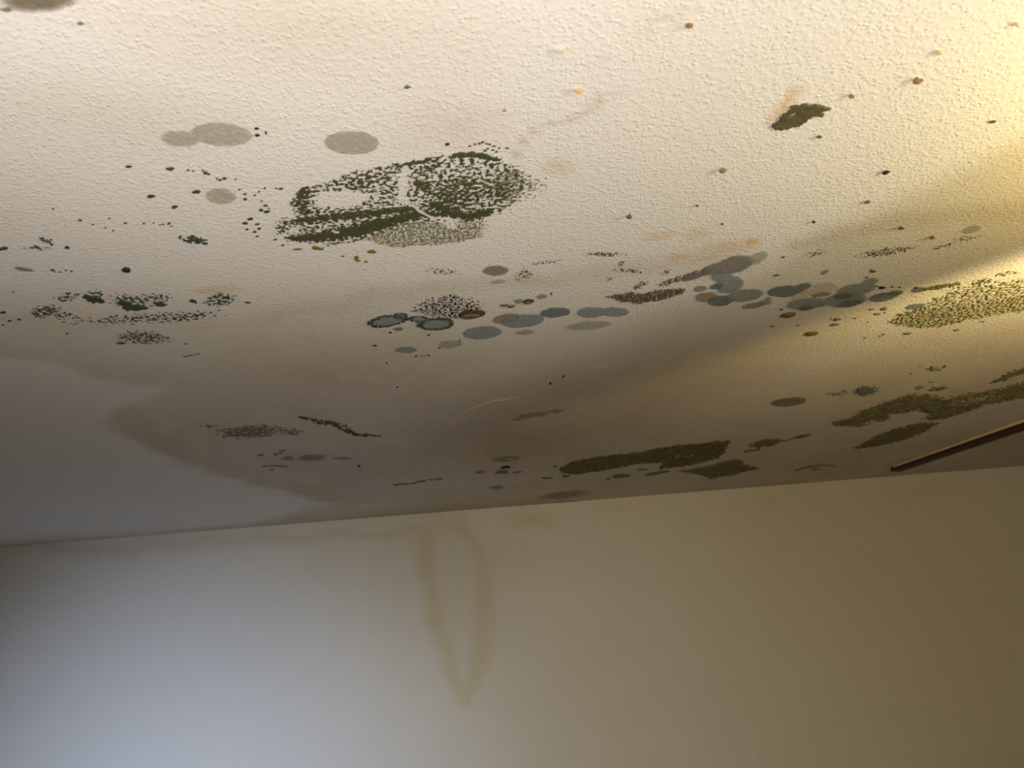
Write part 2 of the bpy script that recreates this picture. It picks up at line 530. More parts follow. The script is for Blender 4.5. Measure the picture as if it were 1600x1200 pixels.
def build_ceiling():
    xs = spaced([(LX, -1.3, .03), (-1.3, 1.5, .009), (1.5, RX, .03)])
    ys = spaced([(BACK, .3, .1), (.3, 1.9, .0065), (1.9, WALL_Y, .014)])
    X, Y = np.meshgrid(xs, ys)
    px, py = to_photo(X, Y, np.full(X.shape, CEIL))
    vis = (Y > 0.25)
    n1 = fbm(X / .10, Y / .16, 3, 4); n2 = fbm(X / .10, Y / .16, 13, 4)
    n3 = fbm(X / .35, Y / .5, 23, 4)
    qx = px + n1 * 34; qy = py + n2 * 15
    zero = np.zeros(X.shape)
    # the clean grey-white corner that the leak never reached
    clean = poly([(-400, 548), (60, 558), (150, 588), (265, 608), (250, 620), (195, 632), (170, 656), (225, 692), (300, 728), (400, 757), (525, 784), (470, 800), (400, 822), (0, 870), (-400, 900)], 26)(px + n1 * 18, py + n2 * 9)
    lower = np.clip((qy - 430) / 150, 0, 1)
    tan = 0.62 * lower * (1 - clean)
    tan = np.maximum(tan, 0.42 * stroke([(-200, 500, 40), (200, 515, 40), (420, 500, 34), (640, 455, 24), (900, 430, 22), (1150, 400, 26)], 0.9)(qx, qy))
    tan = np.maximum(tan, 0.38 * ell(470, 40, 420, 120, 4, 1.0)(qx, qy))
    tan = np.maximum(tan, 0.32 * ell(700, 190, 130, 60, 0, 1.0)(qx, qy))
    tan = np.maximum(tan, 0.30 * ell(130, 180, 330, 70, 4, 1.0)(qx, qy))
    tan = np.maximum(tan, 0.45 * ell(875, 265, 30, 18, 0, 0.8)(qx, qy))
    tan = np.maximum(tan, 0.4 * ell(240, 640, 90, 55, 20, 0.7)(px, py) * (1 - clean))
    tan = np.maximum(tan, 0.40 * stroke([(1250, 380, 16), (1400, 345, 18), (1600, 330, 24)], 0.9)(qx, qy))
    tan = np.maximum(tan, 0.95 * ell(800, 690, 420, 110, -5, 1.0)(qx, qy))  # stain deepened over the middle, partly painting in its shade
    edge = poly([(165, 655), (222, 692), (300, 730), (400, 760), (520, 786), (620, 790), (500, 760), (400, 735), (300, 700), (240, 670), (235, 640), (190, 635)], 16)(px + n1 * 14, py + n2 * 7)
    ochre = 0.30 * edge
    ochre = np.maximum(ochre, 0.50 * ell(930, 752, 90, 22, -5, 1.0)(qx, qy))
    ochre = np.maximum(ochre, 0.45 * ell(760, 800, 260, 26, -5, 1.0)(qx, qy))
    ochre = np.maximum(ochre, 0.30 * ell(1250, 720, 330, 42, -8, 1.0)(qx, qy))
    ochre = np.maximum(ochre, 0.28 * ell(1520, 560, 300, 80, -12, 1.0)(qx, qy))
    ochre = np.maximum(ochre, 0.22 * ell(640, 530, 130, 34, -4, 1.0)(qx, qy))
    ochre = np.maximum(ochre, 0.20 * ell(820, 435, 60, 14, -6, 1.0)(qx, qy))
    ochre = np.maximum(ochre, 0.22 * ell(690, 440, 60, 14, -6, 1.0)(qx, qy))
    sx, sy = px + n1 * 16, py + n2 * 7
    orange = zero
    for a in (ell(1030, 369, 34, 9, -8, .6), ell(1092, 366, 32, 14, -12, .7), ell(1060, 402, 22, 7, -5, .6), ell(1140, 385, 60, 12, -10, .8),
              ell(1105, 405, 30, 5, -10, .8), ell(335, 453, 52, 7, -2, .6)):
        orange = np.maximum(orange, 0.42 * a(sx, sy))
    orange = np.maximum(orange, 0.9 * ell(1170, 378, 16, 8, -15, .8)(sx, sy))
    orange = np.maximum(orange, 0.7 * stroke([(1203, 193, 4), (1222, 168, 7), (1247, 137, 5)], 0.7)(px + n1 * 4, py + n2 * 2))
    brown = 0.55 * stroke([(805, 246, 3), (822, 222, 4), (842, 203, 4), (885, 193, 4), (925, 175, 6), (938, 152, 5), (958, 148, 4)], 0.9)(sx, sy)
    brown = np.maximum(brown, 0.4 * stroke([(932, 105, 3), (946, 90, 4), (955, 85, 3)], 0.9)(sx, sy))
    brown = np.maximum(brown, 0.25 * stroke([(1000, 60, 5), (1010, 35, 7), (1090, 10, 7)], 1.0)(sx, sy))
    brown = np.maximum(brown, 0.28 * ell(835, 655, 130, 34, -6, 0.5)(sx, sy))
    brown = np.maximum(brown, 0.42 * ell(880, 690, 520, 120, -5, 1.0)(qx, qy))  # dark middle of the ceiling: shade painted in as browner stain
    brown = np.maximum(brown, 0.45 * ell(1110, 428, 70, 12, -14, 1.0)(sx, sy))
    pale = 0.7 * ell(516, 421, 24, 7, -3, .6)(sx, sy)
    pale = np.maximum(pale, 0.55 * ell(935, 570, 30, 5, -3, .8)(sx, sy))
    pale = np.maximum(pale, 0.45 * ell(880, 90, 150, 150, 0, 1.0)(qx, qy))
    pale = np.maximum(pale, 0.5 * ell(90, 60, 140, 45, 8, 1.0)(qx, qy))
    n = X.size
    idx = np.arange(n).reshape(X.shape)
    F = np.stack([idx[:-1, :-1], idx[1:, :-1], idx[1:, 1:], idx[:-1, 1:]], -1).reshape(-1, 4)
    # a very slight sag and unevenness of the boards
    z = CEIL + zero
    V = np.stack([X, Y, z], -1).reshape(-1, 3)
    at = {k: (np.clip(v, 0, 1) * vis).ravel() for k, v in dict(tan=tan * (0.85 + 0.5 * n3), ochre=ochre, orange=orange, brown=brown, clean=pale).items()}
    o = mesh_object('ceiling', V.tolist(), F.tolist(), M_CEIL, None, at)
    tag(o, 'white pimpled ceiling with brown water stains, painted shade and mould', 'ceiling', kind='structure')


def build_wall():
    xs = spaced([(LX, RX, .02)]); zs = spaced([(0, 1.0, .1), (1.0, CEIL, .012)])
    X, Z = np.meshgrid(xs, zs)
    px, py = to_photo(X, np.full(X.shape, WALL_Y), Z)
    n1 = fbm(X / .25, Z / .25, 5, 4); n2 = fbm(X / .25, Z / .25, 15, 4)
    qx = px + n1 * 22; qy = py + n2 * 16
    ochre = np.zeros(X.shape)
    drips = [stroke([(662, 835, 13), (668, 900, 14), (682, 970, 12), (700, 1030, 10), (712, 1060, 9), (728, 1105, 7)], 0.9, 2.0),
             stroke([(712, 822, 8), (745, 848, 11), (757, 900, 14), (756, 960, 14), (752, 1010, 11), (742, 1060, 10), (730, 1105, 7)], 0.9, 2.0)]
    for d in drips:
        ochre = np.maximum(ochre, 0.55 * d(px + n1 * 16, py + n2 * 14))
    for a, s in ((ell(755, 905, 26, 70, 2, 1.0), .6), (ell(712, 960, 50, 130, 2, 1.0), .16), (ell(640, 832, 70, 13, -4, .9), .5), (ell(838, 812, 62, 22, -5, .9), .75), (ell(960, 795, 100, 20, -5, 1.), .4),
                 (ell(695, 817, 7, 16, 0, .8), .45), (ell(722, 812, 5, 14, 0, .8), .45), (ell(1205, 777, 16, 8, -5, .9), .5), (ell(1170, 782, 50, 12, -5, 1.), .35),
                 (ell(1420, 770, 90, 26, -5, 1.), .3), (ell(820, 870, 160, 60, -5, 1.), .22)):
        ochre = np.maximum(ochre, s * a(qx, qy))
    tan = 0.45 * stroke([(70, 858, 10), (200, 858, 22), (330, 846, 16), (470, 842, 14), (560, 832, 12), (620, 828, 10)], 0.9, 1.5)(qx, qy)
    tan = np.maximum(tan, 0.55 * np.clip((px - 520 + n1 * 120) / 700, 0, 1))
    idx = np.arange(X.size).reshape(X.shape)
    F = np.stack([idx[:-1, :-1], idx[:-1, 1:], idx[1:, 1:], idx[1:, :-1]], -1).reshape(-1, 4)
    V = np.stack([X, np.full(X.shape, WALL_Y), Z], -1).reshape(-1, 3)
    o = mesh_object('wall_back', V.tolist(), F.tolist(), M_WALL, None, dict(tan=np.clip(tan, 0, 1).ravel(), ochre=np.clip(ochre, 0, 1).ravel()))
    tag(o, 'off-white wall below the ceiling with yellow drip stains', 'wall', kind='structure')


def slab(name, x0, x1, y0, y1, z0, z1, mat, parent=None, bevel=0.0):
    import bmesh
    bm = bmesh.new()
    bmesh.ops.create_cube(bm, size=1.0)
    for v in bm.verts:
        v.co = Vector(((v.co.x + .5) * (x1 - x0), (v.co.y + .5) * (y1 - y0), (v.co.z + .5) * (z1 - z0)))
    if bevel:
        bmesh.ops.bevel(bm, geom=bm.edges[:], offset=bevel, segments=2, affect='EDGES')
    me = bpy.data.meshes.new(name); bm.to_mesh(me); bm.free()
    me.materials.append(mat)
    o = bpy.data.objects.new(name, me); C.objects.link(o)
    if parent:
        o.parent = parent
        o.location = Vector((x0, y0, z0)) - parent.location
    else:
        o.location = (x0, y0, z0)
    return o


build_ceiling()
build_wall()
for nm, a in (('floor', (LX, RX, BACK, WALL_Y, -0.1, 0)), ('wall_left', (LX - .1, LX, BACK, WALL_Y, 0, CEIL)), ('wall_right', (RX, RX + .1, BACK, WALL_Y, 0, CEIL)),
              ('wall_front', (LX, RX, BACK - .1, BACK, 0, CEIL))):
    tag(slab(nm, *a, M_FLOOR if nm == 'floor' else M_ROOM), None, None, None, 'structure')

# ---------------------------------------------------------------- the dark bar fixed under the ceiling
bx0, by0, by1 = 1.745, 0.75, 3.63
bar = bpy.data.objects.new('ceiling_rail', None); C.objects.link(bar)
bar.location = (bx0, by1, CEIL)
tag(bar, 'slim dark maroon rail with lamplight painted as a pale yellow strip, fixed under the ceiling', 'rail')
slab('rail_board', bx0, bx0 + 0.022, by0, by1, CEIL - 0.024, CEIL - 0.001, M_BAR, bar, 0.0015)
slab('rail_lip', bx0 + 0.0222, bx0 + 0.050, by0, by1, CEIL - 0.027, CEIL - 0.001, M_BARLIP, bar, 0.0015)
slab('lit_strip', bx0 - 0.003, bx0 - 0.0002, by0, by1 - 0.03, CEIL - 0.009, CEIL - 0.0005, M_BARLIT, bar, 0.0006)  # the rail's lamplit side face, painted as a pale strip

# unseen box added just outside the view to throw a shadow across the ceiling
blocker = bpy.data.objects.new('light_blocker', None); C.objects.link(blocker)
blocker.location = (0.89, 0.50, CEIL)
tag(blocker, 'unseen dark box added beside the viewer to shade the ceiling', 'light blocker')
slab('blocker_box', 0.80, 0.98, 0.44, 0.56, CEIL - 0.45, CEIL - 0.02, M_BARLIP, blocker, 0.01)
slab('blocker_top', 0.84, 0.94, 0.46, 0.54, CEIL - 0.02, CEIL - 0.0005, M_BARLIP, blocker, 0.004)

# ---------------------------------------------------------------- mould
def combine(*terms):
    """terms: (strength, shape[, 'cut']); the strongest wins, a cut takes away"""
    def f(x, y):
        d = np.zeros(x.shape)
        for t in terms:
            m = t[1](x, y)
            if len(t) > 2: d = d * (1 - t[0] * m)
            else: d = np.maximum(d, t[0] * m)
        return d
    bs = [t[1].box for t in terms if len(t) == 2]
    f.box = (min(b[0] for b in bs), min(b[1] for b in bs), max(b[2] for b in bs), max(b[3] for b in bs))
    return f


def union(*shapes):
    return combine(*[(1.0, s) for s in shapes])


def film(label, shape, mat, cat='mould spot', name='mould_film', warp=0.9, group=None, **k):
    o = growth(name, shape, mat, film=True, warp=warp, thick=0.0004, **k)
    return tag(o, label, cat, group)


def patch(label, shape, mat, grain, cat='mould patch', name='mould_patch', group=None, **k):
    return tag(growth(name, shape, mat, grain, **k), label, cat, group)


def spots(label, cx, cy, dots, mat, cat='mould spots', name='mould_spots', part='spot', group=None):
    e = tag(empty(name, cx, cy), label, cat, group)
    for d in dots:
        dot(part, d[0], d[1], d[2], d[3], mat, e)
    return e


def scatter(label, cx, cy, items, mat):
    e = tag(empty('mould_grains', cx, cy), label, 'mould grains')
    for k, sh in items:
        growth('grains', combine((k, sh)), mat, 0.0040, e, 1.1, thick=0.0006)
    return e


# --- the large green patch
G = tag(empty('mould_patch', 640, 310), 'largest mould patch, dark green and speckled, on the pale part of the ceiling', 'mould patch')
outline = poly([(460, 320), (463, 306), (478, 291), (517, 279), (555, 265), (620, 254), (660, 246), (687, 240), (712, 237), (750, 239), (775, 247), (800, 257), (822, 268),
                (826, 288), (812, 312), (790, 330), (760, 342), (705, 348), (640, 350), (600, 362), (560, 379), (507, 384), (455, 376), (462, 350)], 10)
big = combine((0.42, outline),
              (0.62, ell(568, 283, 60, 18, -14, .6)), (0.60, ell(668, 262, 40, 18, -20, .6)), (0.68, ell(715, 300, 85, 45, -10, .6)), (0.72, ell(700, 320, 70, 22, -6, .6)),
              (0.80, stroke([(478, 296, 6), (468, 318, 8), (476, 332, 7)], .5)),
              (0.9, stroke([(712, 243, 6), (750, 242, 7), (773, 250, 6)], .6)), (0.9, stroke([(625, 261, 5), (637, 258, 5), (668, 249, 4)], .6)),
              (1.10, stroke([(458, 372, 7), (500, 370, 14), (560, 360, 16), (610, 344, 14), (660, 333, 11), (690, 338, 8)], .8)),
              (0.96, stroke([(470, 345, 9), (530, 338, 12), (600, 332, 12), (640, 328, 9)], .8)),
              (1.08, stroke([(680, 318, 8), (704, 334, 9), (735, 338, 10), (762, 330, 9)], .8)), (0.95, ell(660, 290, 26, 14, 20, .7)),
              (0.70, ell(780, 300, 38, 34, -10, .7)),
              (0.92, poly([(490, 322), (496, 300), (545, 296), (585, 304), (572, 316), (530, 326)], 10), 'cut'),
              (0.85, stroke([(633, 262, 5), (630, 285, 5), (628, 312, 5)], .6), 'cut'),
              (0.95, stroke([(632, 313, 2), (655, 328, 2.6), (672, 338, 3), (712, 344, 4)], .7), 'cut'),
              (0.85, ell(524, 363, 8, 4, 5, .5), 'cut'), (0.5, ell(610, 335, 18, 4, -5, .6), 'cut'))
growth('dense_growth', big, M_GREEN, 0.0052, G, 1.4, thick=0.0009, seed=11, res=0.9, octs=4)
growth('fine_growth', combine((0.60, poly([(566, 374), (606, 352), (650, 345), (700, 348), (760, 345), (752, 372), (700, 382), (612, 387)], 9)),
                              (0.45, ell(735, 350, 40, 28, -10, .7)), (0.8, stroke([(708, 345, 3), (710, 355, 3), (700, 350, 2)], .7), 'cut')), M_GREENFINE, 0.0034, G, 1.2, thick=0.0006, seed=12)
growth('rim_growth', combine((0.58, ell(798, 288, 42, 36, -18, .7)), (0.45, ell(830, 292, 34, 24, -10, .9))), M_GREENFINE, 0.0045, G, 1.5, thick=0.0008, seed=13)
growth('side_specks', combine((0.46, ell(444, 354, 20, 17, -25, .5))), M_GREEN, 0.0045, G, 1.2, seed=14)
spots('arc of tiny dark dots just above the largest green patch', 765, 230,
      [(734, 228, 2.5, 1), (742, 225, 2, 1), (749, 224, 2.5, 1), (754, 222, 3, 1.2), (760, 224, 2, 1), (765, 225, 2.5, 1), (772, 228, 3, 1), (780, 231, 2, 1), (792, 231, 3, 1),
       (758, 235, 3, 1.2), (762, 232, 2, 1), (770, 234, 2.5, 1), (776, 237, 2.5, 1), (699, 225, 4, 2)], M_BLACK)
spots('yellow-green crumbs of mould just below the largest green patch', 525, 398,
      [(465, 389, 7, 1.6), (493, 387, 6, 3.2), (501, 388.5, 6, 2), (581, 393, 7, 3), (557, 403, 4, 3.6), (560, 407, 4, 1.5), (572, 408.5, 3, 1.6), (536, 400, 2.5, 1.2)], M_LIME)
spots('loose row of dark green spots stretching away from the largest green patch', 270, 290,
      [(201, 260, 5, 2), (266, 263.5, 7, 2.6), (294, 265.5, 2.5, 1.2), (302, 266.5, 2.2, 1), (317, 266, 2, 1), (321, 270, 4, 2.4), (326, 271.5, 3, 1.5), (339, 279, 2, 1), (344, 281, 3, 1.6),
       (351, 278.5, 4, 1.8), (368, 280, 2, 1), (307, 299.5, 6.5, 3), (236, 306.5, 6, 3), (273, 323, 5, 2.6), (125, 344, 3.2, 1.5), (83, 326, 2, 1)], M_TEAL)
spots('column of small black-green dots beside the speckled edge of the largest patch', 400, 325,
      [(374, 296, 2, 1), (383, 303, 2.5, 1.4), (383, 311, 3.2, 1.8), (391, 342, 5, 2.1), (383, 348.5, 5, 2), (386, 358, 3, 1.3), (398, 362, 3, 1.6), (414, 293.5, 2.2, 1.2), (432, 294, 2.2, 1),
       (439, 294.5, 3.4, 1.6), (415, 321, 3.4, 1.8), (408, 328, 4, 2), (417, 330.5, 5, 2.4), (405, 299, 2, 1), (402, 350, 3.5, 1.6), (405, 357, 3, 1.6), (402, 369, 2.5, 1.2),
       (409, 314, 1.8, 1), (420, 325, 1.6, .9), (398, 305, 2.2, 1.1), (430, 374, 3, 1.2), (442, 383, 2.5, 1.2)], M_TEAL)
spots('pair of dark specks at the edge of the double pale olive spot', 402, 206, [(401, 200.5, 4, 1.8), (402, 211, 4.5, 2), (415.5, 207, 1.8, 2.4)], M_BLACK)

# --- pale films on the bright part
film('double pale olive mould spot with two dark specks beside it', union(ell(346, 209, 50, 19, 4), ell(282, 216, 34, 14, 4, .7)), F_OLIVE)
film('single pale sage-green oval spot above the largest green patch', ell(550, 222, 44, 19, 2, .2), F_SAGE)
film('faint olive blot ringed with small dots, by the loose spots', ell(345, 306, 26, 14, 6, .6), F_OLIVE)
film('brown-grey soft blotch cut off by the top edge of the view', union(ell(62, -6, 72, 27, -3, .7), ell(9, 13, 13, 5, 0, .8)), F_BLOTCH, 'mould patch', 'mould_patch', warp=2.0)
patch('olive-brown leaf-shaped mould flake beside an orange smear', combine((1.35, poly([(1203, 196), (1214, 190), (1221, 180), (1236, 166), (1256, 162), (1270, 161), (1284, 163), (1299, 168), (1288, 174), (1286, 182), (1274, 180), (1262, 186), (1250, 196),
      (1234, 200), (1215, 203)], 8)), (.75, ell(1240, 177, 10, 4, -20, .8), 'cut')), M_LEAF, 0.005, thick=0.0016, warp=0.9)

# --- along the left
patch('small cluster of dark green flakes under the loose spots', combine((0.62, ell(304, 374, 22, 8, 8, .5)), (1.0, stroke([(294, 376, 3), (308, 374, 4)], .6)), (0.9, ell(320, 379, 8, 3, 5, .6)), (.8, ell(283, 371, 4, 3, 0, .6))),
      M_TEAL, 0.0055, warp=1.0)
patch('sparse tuft of green specks near the left edge of the ceiling', combine((0.55, ell(70, 374, 16, 6, 8, .7)), (0.42, ell(58, 387, 26, 5, 3, .7)), (.6, ell(80, 381, 5, 3, 0, .6))), M_TEAL, 0.005, warp=1.0)
patch('green flake cut off by the left edge beside the sparse tuft', combine((.95, ell(6, 388, 11, 3, -10, .6))), M_TEAL, 0.006, warp=1.0)
film('short grey smudge near the left edge', ell(38, 420, 19, 3.4, 9, .6), F_GREY)
spots('dotted line of pinhead specks crossing the left of the ceiling', 200, 350,
      [(171, 341, 2, 1), (196, 348.5, 2.4, 1.2), (225, 349, 2.5, .9), (255, 350, 2, .9), (264, 349, 3, 1.5), (240, 348, 1.5, .8), (145, 350.5, 2, .9), (165, 355.5, 1.8, .9), (177, 360, 2, .9), (268, 353, 1.8, .8), (250, 351, 1.4, .7)], M_TEAL)
spots('three faint purple-brown specks beside the short grey smudge', 95, 422, [(82, 421.5, 3, 1.6), (85, 424, 2, 1), (93, 424.5, 2.4, .9), (103, 422.5, 2, .9), (112, 423.5, 2.4, 1)], M_BROWN)
tag(dot('mould_spot', 105, 386.5, 4.5, 2.2, M_TEAL, None, 15), 'lone green-grey oval dot beside the sparse left tuft', 'mould spot')
tag(dot('dark_droplet', 197.5, 420.5, 6.5, 3, M_BLACK, None, 12, 0.004), 'glossy black droplet hanging alone above the long speckled band', 'droplet')
band = combine((0.50, ell(70, 486, 32, 13, -8, .6)), (0.44, ell(100, 493, 30, 9, 0, .7)), (0.42, ell(105, 464, 30, 9, -12, .7)), (1.3, stroke([(134, 463, 4), (147, 468, 6), (158, 470, 4)], .7)), (0.42, ell(150, 458, 18, 9, 10, .7)),
               (1.3, stroke([(190, 473, 5), (203, 480, 7), (228, 481, 2.5)], .7)), (0.46, ell(205, 470, 45, 14, 5, .6)), (1.1, ell(250, 475.5, 14, 5, 5, .6)), (0.45, ell(240, 465, 40, 9, 0, .7)),
               (1.1, ell(302, 470.5, 7, 4, 5, .6)), (0.50, ell(343, 468, 32, 14, -8, .6)), (1.0, ell(354, 464, 9, 4, 0, .7)), (1.0, ell(387, 473, 7, 3, 8, .6)), (0.36, ell(225, 497, 170, 11, -3, .7)), (0.45, ell(290, 495, 70, 9, -8, .7)))
patch('long band of dark green speckles low on the pale left of the ceiling', band, M_TEAL, 0.0050, warp=1.2, stretch=1.2, thick=0.0008)
patch('oval of fine brown-green flecks under the long speckled band', combine((0.47, ell(224, 527, 56, 13, 3, .5)), (.75, ell(190, 536, 14, 2.5, 3, .6))), M_LEAF, 0.0050, warp=1.2, stretch=1.2, thick=0.0008)
spots('few dark dots at the left edge beside the long speckled band', 15, 495, [(5, 488, 4.5, 2), (15, 501, 3.2, 1.4), (30, 499, 3, 1.4), (5, 507, 2, 1), (21, 456, 1.6, .8)], M_TEAL)
spots('short line of thin dark dashes below the oval of brown-green flecks', 300, 555, [(291, 556.5, 4.5, .9), (298, 555, 2.4, .9), (304, 553.5, 2, .8), (310, 553, 2.5, .8), (290, 537, 2, 1.2), (105, 521, 2, 1.2)], M_BROWN)

# --- the middle chain
film('dark grey round mould spot standing alone above the brown disc', ell(775, 422.5, 21, 8.5, -2, .25), F_GREY)
film('small pale grey smudge under the lone dark grey spot', ell(778, 440, 13, 4, -4, .8), F_BLUEPALE)
patch('mound-shaped patch of black dots above the brown disc', combine((0.40, poly([(640, 487), (670, 471), (690, 461), (714, 459), (735, 471), (760, 483), (735, 497), (702, 499), (668, 493)], 8)), (.35, ell(700, 478, 70, 20, 0, .5))),
      M_BLACK, 0.0046, warp=1.0, thick=0.0007)
disc = tag(empty('fungus_disc', 737, 491), 'largest brown fungus disc with a dark spot in its centre', 'fungus disc')
dot('rim', 737, 491, 21.5, 7.2, M_DISCRIM, disc, -6, 0.0018, 0.06, 28)
dot('cap', 735.5, 493, 16.5, 4.4, M_DISC, disc, -5, 0.0030, 0.06, 24)
dot('centre_spot', 735, 493, 4, 1.2, M_BLACK, disc, -5, 0.0036, 0.3)
disc = tag(empty('fungus_disc', 825, 471), 'small brown disc amid blue-grey dots beyond the largest brown disc', 'fungus disc')
dot('rim', 825.5, 471, 9, 3.9, M_DISCRIM, disc, -6, 0.0016, 0.06, 22)
dot('cap', 825, 472, 6.5, 2.2, M_DISC, disc, -5, 0.0026, 0.08, 18)


def ringed(label, shapes, rim_dots, mat=F_BLUE):
    cx = sum(s.box[0] + s.box[2] for s in shapes) / 2 / len(shapes); cy = sum(s.box[1] + s.box[3] for s in shapes) / 2 / len(shapes)
    e = tag(empty('mould_colony', cx, cy), label, 'mould spot')
    growth('film', union(*shapes), mat, film=True, warp=0.7, thick=0.0005, parent=e)
    growth('rim', rim_dots, M_TEAL, 0.0040, e, 0.6, thick=0.0011)
    return e


def ring(cx, cy, rx, ry, ang, w=0.22, k=0.75):
    a = math.radians(ang)

    def f(x, y):
        dx = x - cx; dy = y - cy
        p = (dx * math.cos(a) + dy * math.sin(a)) / rx; q = (-dx * math.sin(a) + dy * math.cos(a)) / ry
        return k * np.clip(1.4 - np.abs(np.sqrt(p * p + q * q) - 1) / w, 0, 1)
    f.box = (cx - rx * 1.3, cy - ry * 1.5 - 2, cx + rx * 1.3, cy + ry * 1.5 + 2)
    return f


ringed('blue-grey oval with a black dotted rim, farthest from the brown disc', [ell(606, 501, 27, 7.5, -8, .15), ell(625, 493.5, 9.5, 3.8, -3, .2)], union(ring(606, 501, 27, 7.5, -8), ring(625, 493.5, 9.5, 3.8, -3, .3)))
ringed('blue-grey oval with a black dotted rim, nearest the brown disc', [ell(681, 506, 24.5, 8, -3, .15), ell(655, 498.5, 13, 4, 3, .2)], union(ring(681, 506, 24.5, 8, -3), ring(655, 498.5, 13, 4, 3, .3)))
film('tiny blue-grey oval below the farthest black-rimmed oval', ell(622.5, 513.5, 7.5, 2.7, -2, .3), F_BLUEDARK)
film('plain blue-grey oval below the largest brown disc', ell(754, 519.5, 31, 10.5, -4, .15), F_BLUE)
film('faint lilac-grey oval between two blue-grey ovals', ell(704, 537.5, 20, 6.5, -5, .3), F_BLUEPALE)
film('lowest small blue-grey oval of the middle chain', ell(635, 546, 18, 5, -1, .2), F_BLUE)
film('brownish half of a joined pair of ovals', ell(792, 497, 23, 7.5, -10, .2), F_BROWN)
film('blue-grey half of a joined pair, overlapping the brownish one', ell(817, 501, 35, 10.5, -6, .2), F_BLUE)
film('dark slate oval next to the joined pair of ovals', ell(867.5, 488, 24.5, 8, -5, .2), F_BLUEDARK)
film('long blue-grey bar-shaped smear below the brown speckled crescent', union(ell(925, 487.5, 24, 8.5, -3, .2), ell(960, 487, 25, 7.5, 0, .2)), F_BLUE)
film('very faint grey streak under the bar-shaped smear', ell(920, 508, 42, 8, -5, .9), F_BLUEPALE)
film('very faint brown smudge under the joined pair', ell(820, 519, 18, 4.5, -5, .8), F_MAUVE)
spots('blue-grey dots gathered round the small brown disc', 815, 472, [(788, 477, 6.5, 2.6), (799, 478.5, 6.5, 2.8)], M_GREYGREEN)
film('pale blue-grey dot touching the small brown disc', ell(811, 470, 8.5, 3.8, -5, .3), F_BLUE)
film('blue-grey dot beside a red speck, past the small brown disc', ell(847.5, 463, 8.5, 3.8, -3, .3), F_BLUE)
tag(dot('mould_spot', 861.5, 458.5, 1.6, 2.4, M_RUST, None, 0), 'tiny red-brown speck by a blue-grey dot', 'mould spot')
spots('short row of black pinpricks below the middle chain', 655, 556, [(650, 556.5, 2, 1), (658, 556, 1.2, .7), (663, 556, 1.2, .7), (670, 555, 2, 1), (610, 519.5, 2.4, 1.2), (670, 523.5, 2, 1.2), (604, 567, 1.8, .9), (718, 532, 1.6, 1), (687, 543, 2, 1), (757, 514, 1.6, .9), (725, 521, 1.4, .9), (586, 540, 4, 1)], M_BLACK)
spots('two lone black specks on the dark middle of the ceiling', 870, 593, [(860, 599, 1.8, 2), (880.5, 588, 1.6, 2), (621, 605, 1.5, 1.5)], M_BLACK)
scatter('sprinkle of rust-brown grains between the largest patch and the lone grey spot', 760, 424, [(.30, ell(690, 424, 45, 7, 3, .6)), (.36, ell(820, 428, 22, 14, -25, .7)), (.30, ell(850, 410, 35, 4, -6, .6))], M_BROWN)
scatter('scatter of rust-brown grains over the tan dash near the crescent', 965, 405, [(.50, ell(945, 397, 38, 4.5, 0, .5)), (.48, ell(970, 412, 7, 6, -30, .7)), (.44, stroke([(962, 422, 3), (985, 422, 4), (1000, 425, 3)], .7)), (.4, ell(1014, 427, 5, 2, -20, .6))], M_BROWN)
scatter('dotted brown trail leading up to the grey smear', 1050, 435, [(.48, stroke([(994, 449, 4), (1005, 442, 5)], .7)), (.50, stroke([(1035, 444, 5), (1052, 438, 6), (1080, 431, 7), (1105, 422, 6)], .7)), (.45, ell(1042, 425, 12, 5, -10, .7)), (.4, ell(952, 436, 8, 5, -20, .7))], M_BROWN)
patch('dark brown speckled crescent above the bar-shaped smear', combine((0.66, poly([(943, 463), (966, 458), (985, 455), (1000, 458), (1030, 452), (1060, 449), (1077, 450), (1066, 459), (1040, 468), (1000, 475), (965, 471)], 7)), (0.80, stroke([(960, 465, 4), (1000, 470, 3), (1040, 460, 4)], .8))), M_BROWN, 0.0042, warp=1.0, thick=0.0007)

# --- the slate group
film('broad dark grey smear with a pale lobe under the orange stain', union(ell(1146, 413, 36, 14, -14, .35), ell(1086, 430, 26, 6, -14, .5), ell(1118, 420, 22, 10, -15, .5)), F_GREY, 'mould patch', 'mould_patch', warp=2.0)
film('pale grey lobe at the tip of the broad dark grey smear', ell(1185, 402, 18, 9, -25, .35), F_BLUEPALE, warp=1.5)
film('blue-grey foot of the broad dark grey smear', union(ell(1140, 444, 24, 14, -10, .3), ell(1128, 432, 18, 9, 0, .4)), F_BLUE, warp=1.5)
film('small blue-grey oval before the slate group', ell(1094.5, 450.5, 11, 4.6, -4, .2), F_BLUE)
film('small near-black slate oval at the head of the slate group', ell(1120, 446.5, 11, 4.6, -8, .2), F_BLUEDARK)
film('brown-grey oval at the head of the slate group', ell(1104, 463.5, 18, 8, -6, .2), F_BROWN)
film('dark slate oval overlapping a paler blue-grey one', ell(1126, 469.5, 22, 8.5, -5, .2), F_BLUEDARK)
film('paler blue-grey oval overlapped by the dark slate one', ell(1164, 461, 30, 10, -8, .25), F_BLUE)
film('brown oval with a blue-grey tail in the slate group', ell(1176, 477, 18, 4.6, -8, .25), F_BROWN)
film('blue-grey tail of the brown oval', union(ell(1196, 472, 11, 4.5, -10, .3), ell(1200, 465.5, 6, 1.8, -5, .4)), F_BLUE)
film('slate oval with a darker tip before the flaked patch', union(ell(1228, 454.5, 30, 9, -4, .2), ell(1253, 448, 17, 5.5, -12, .25)), F_BLUEDARK)
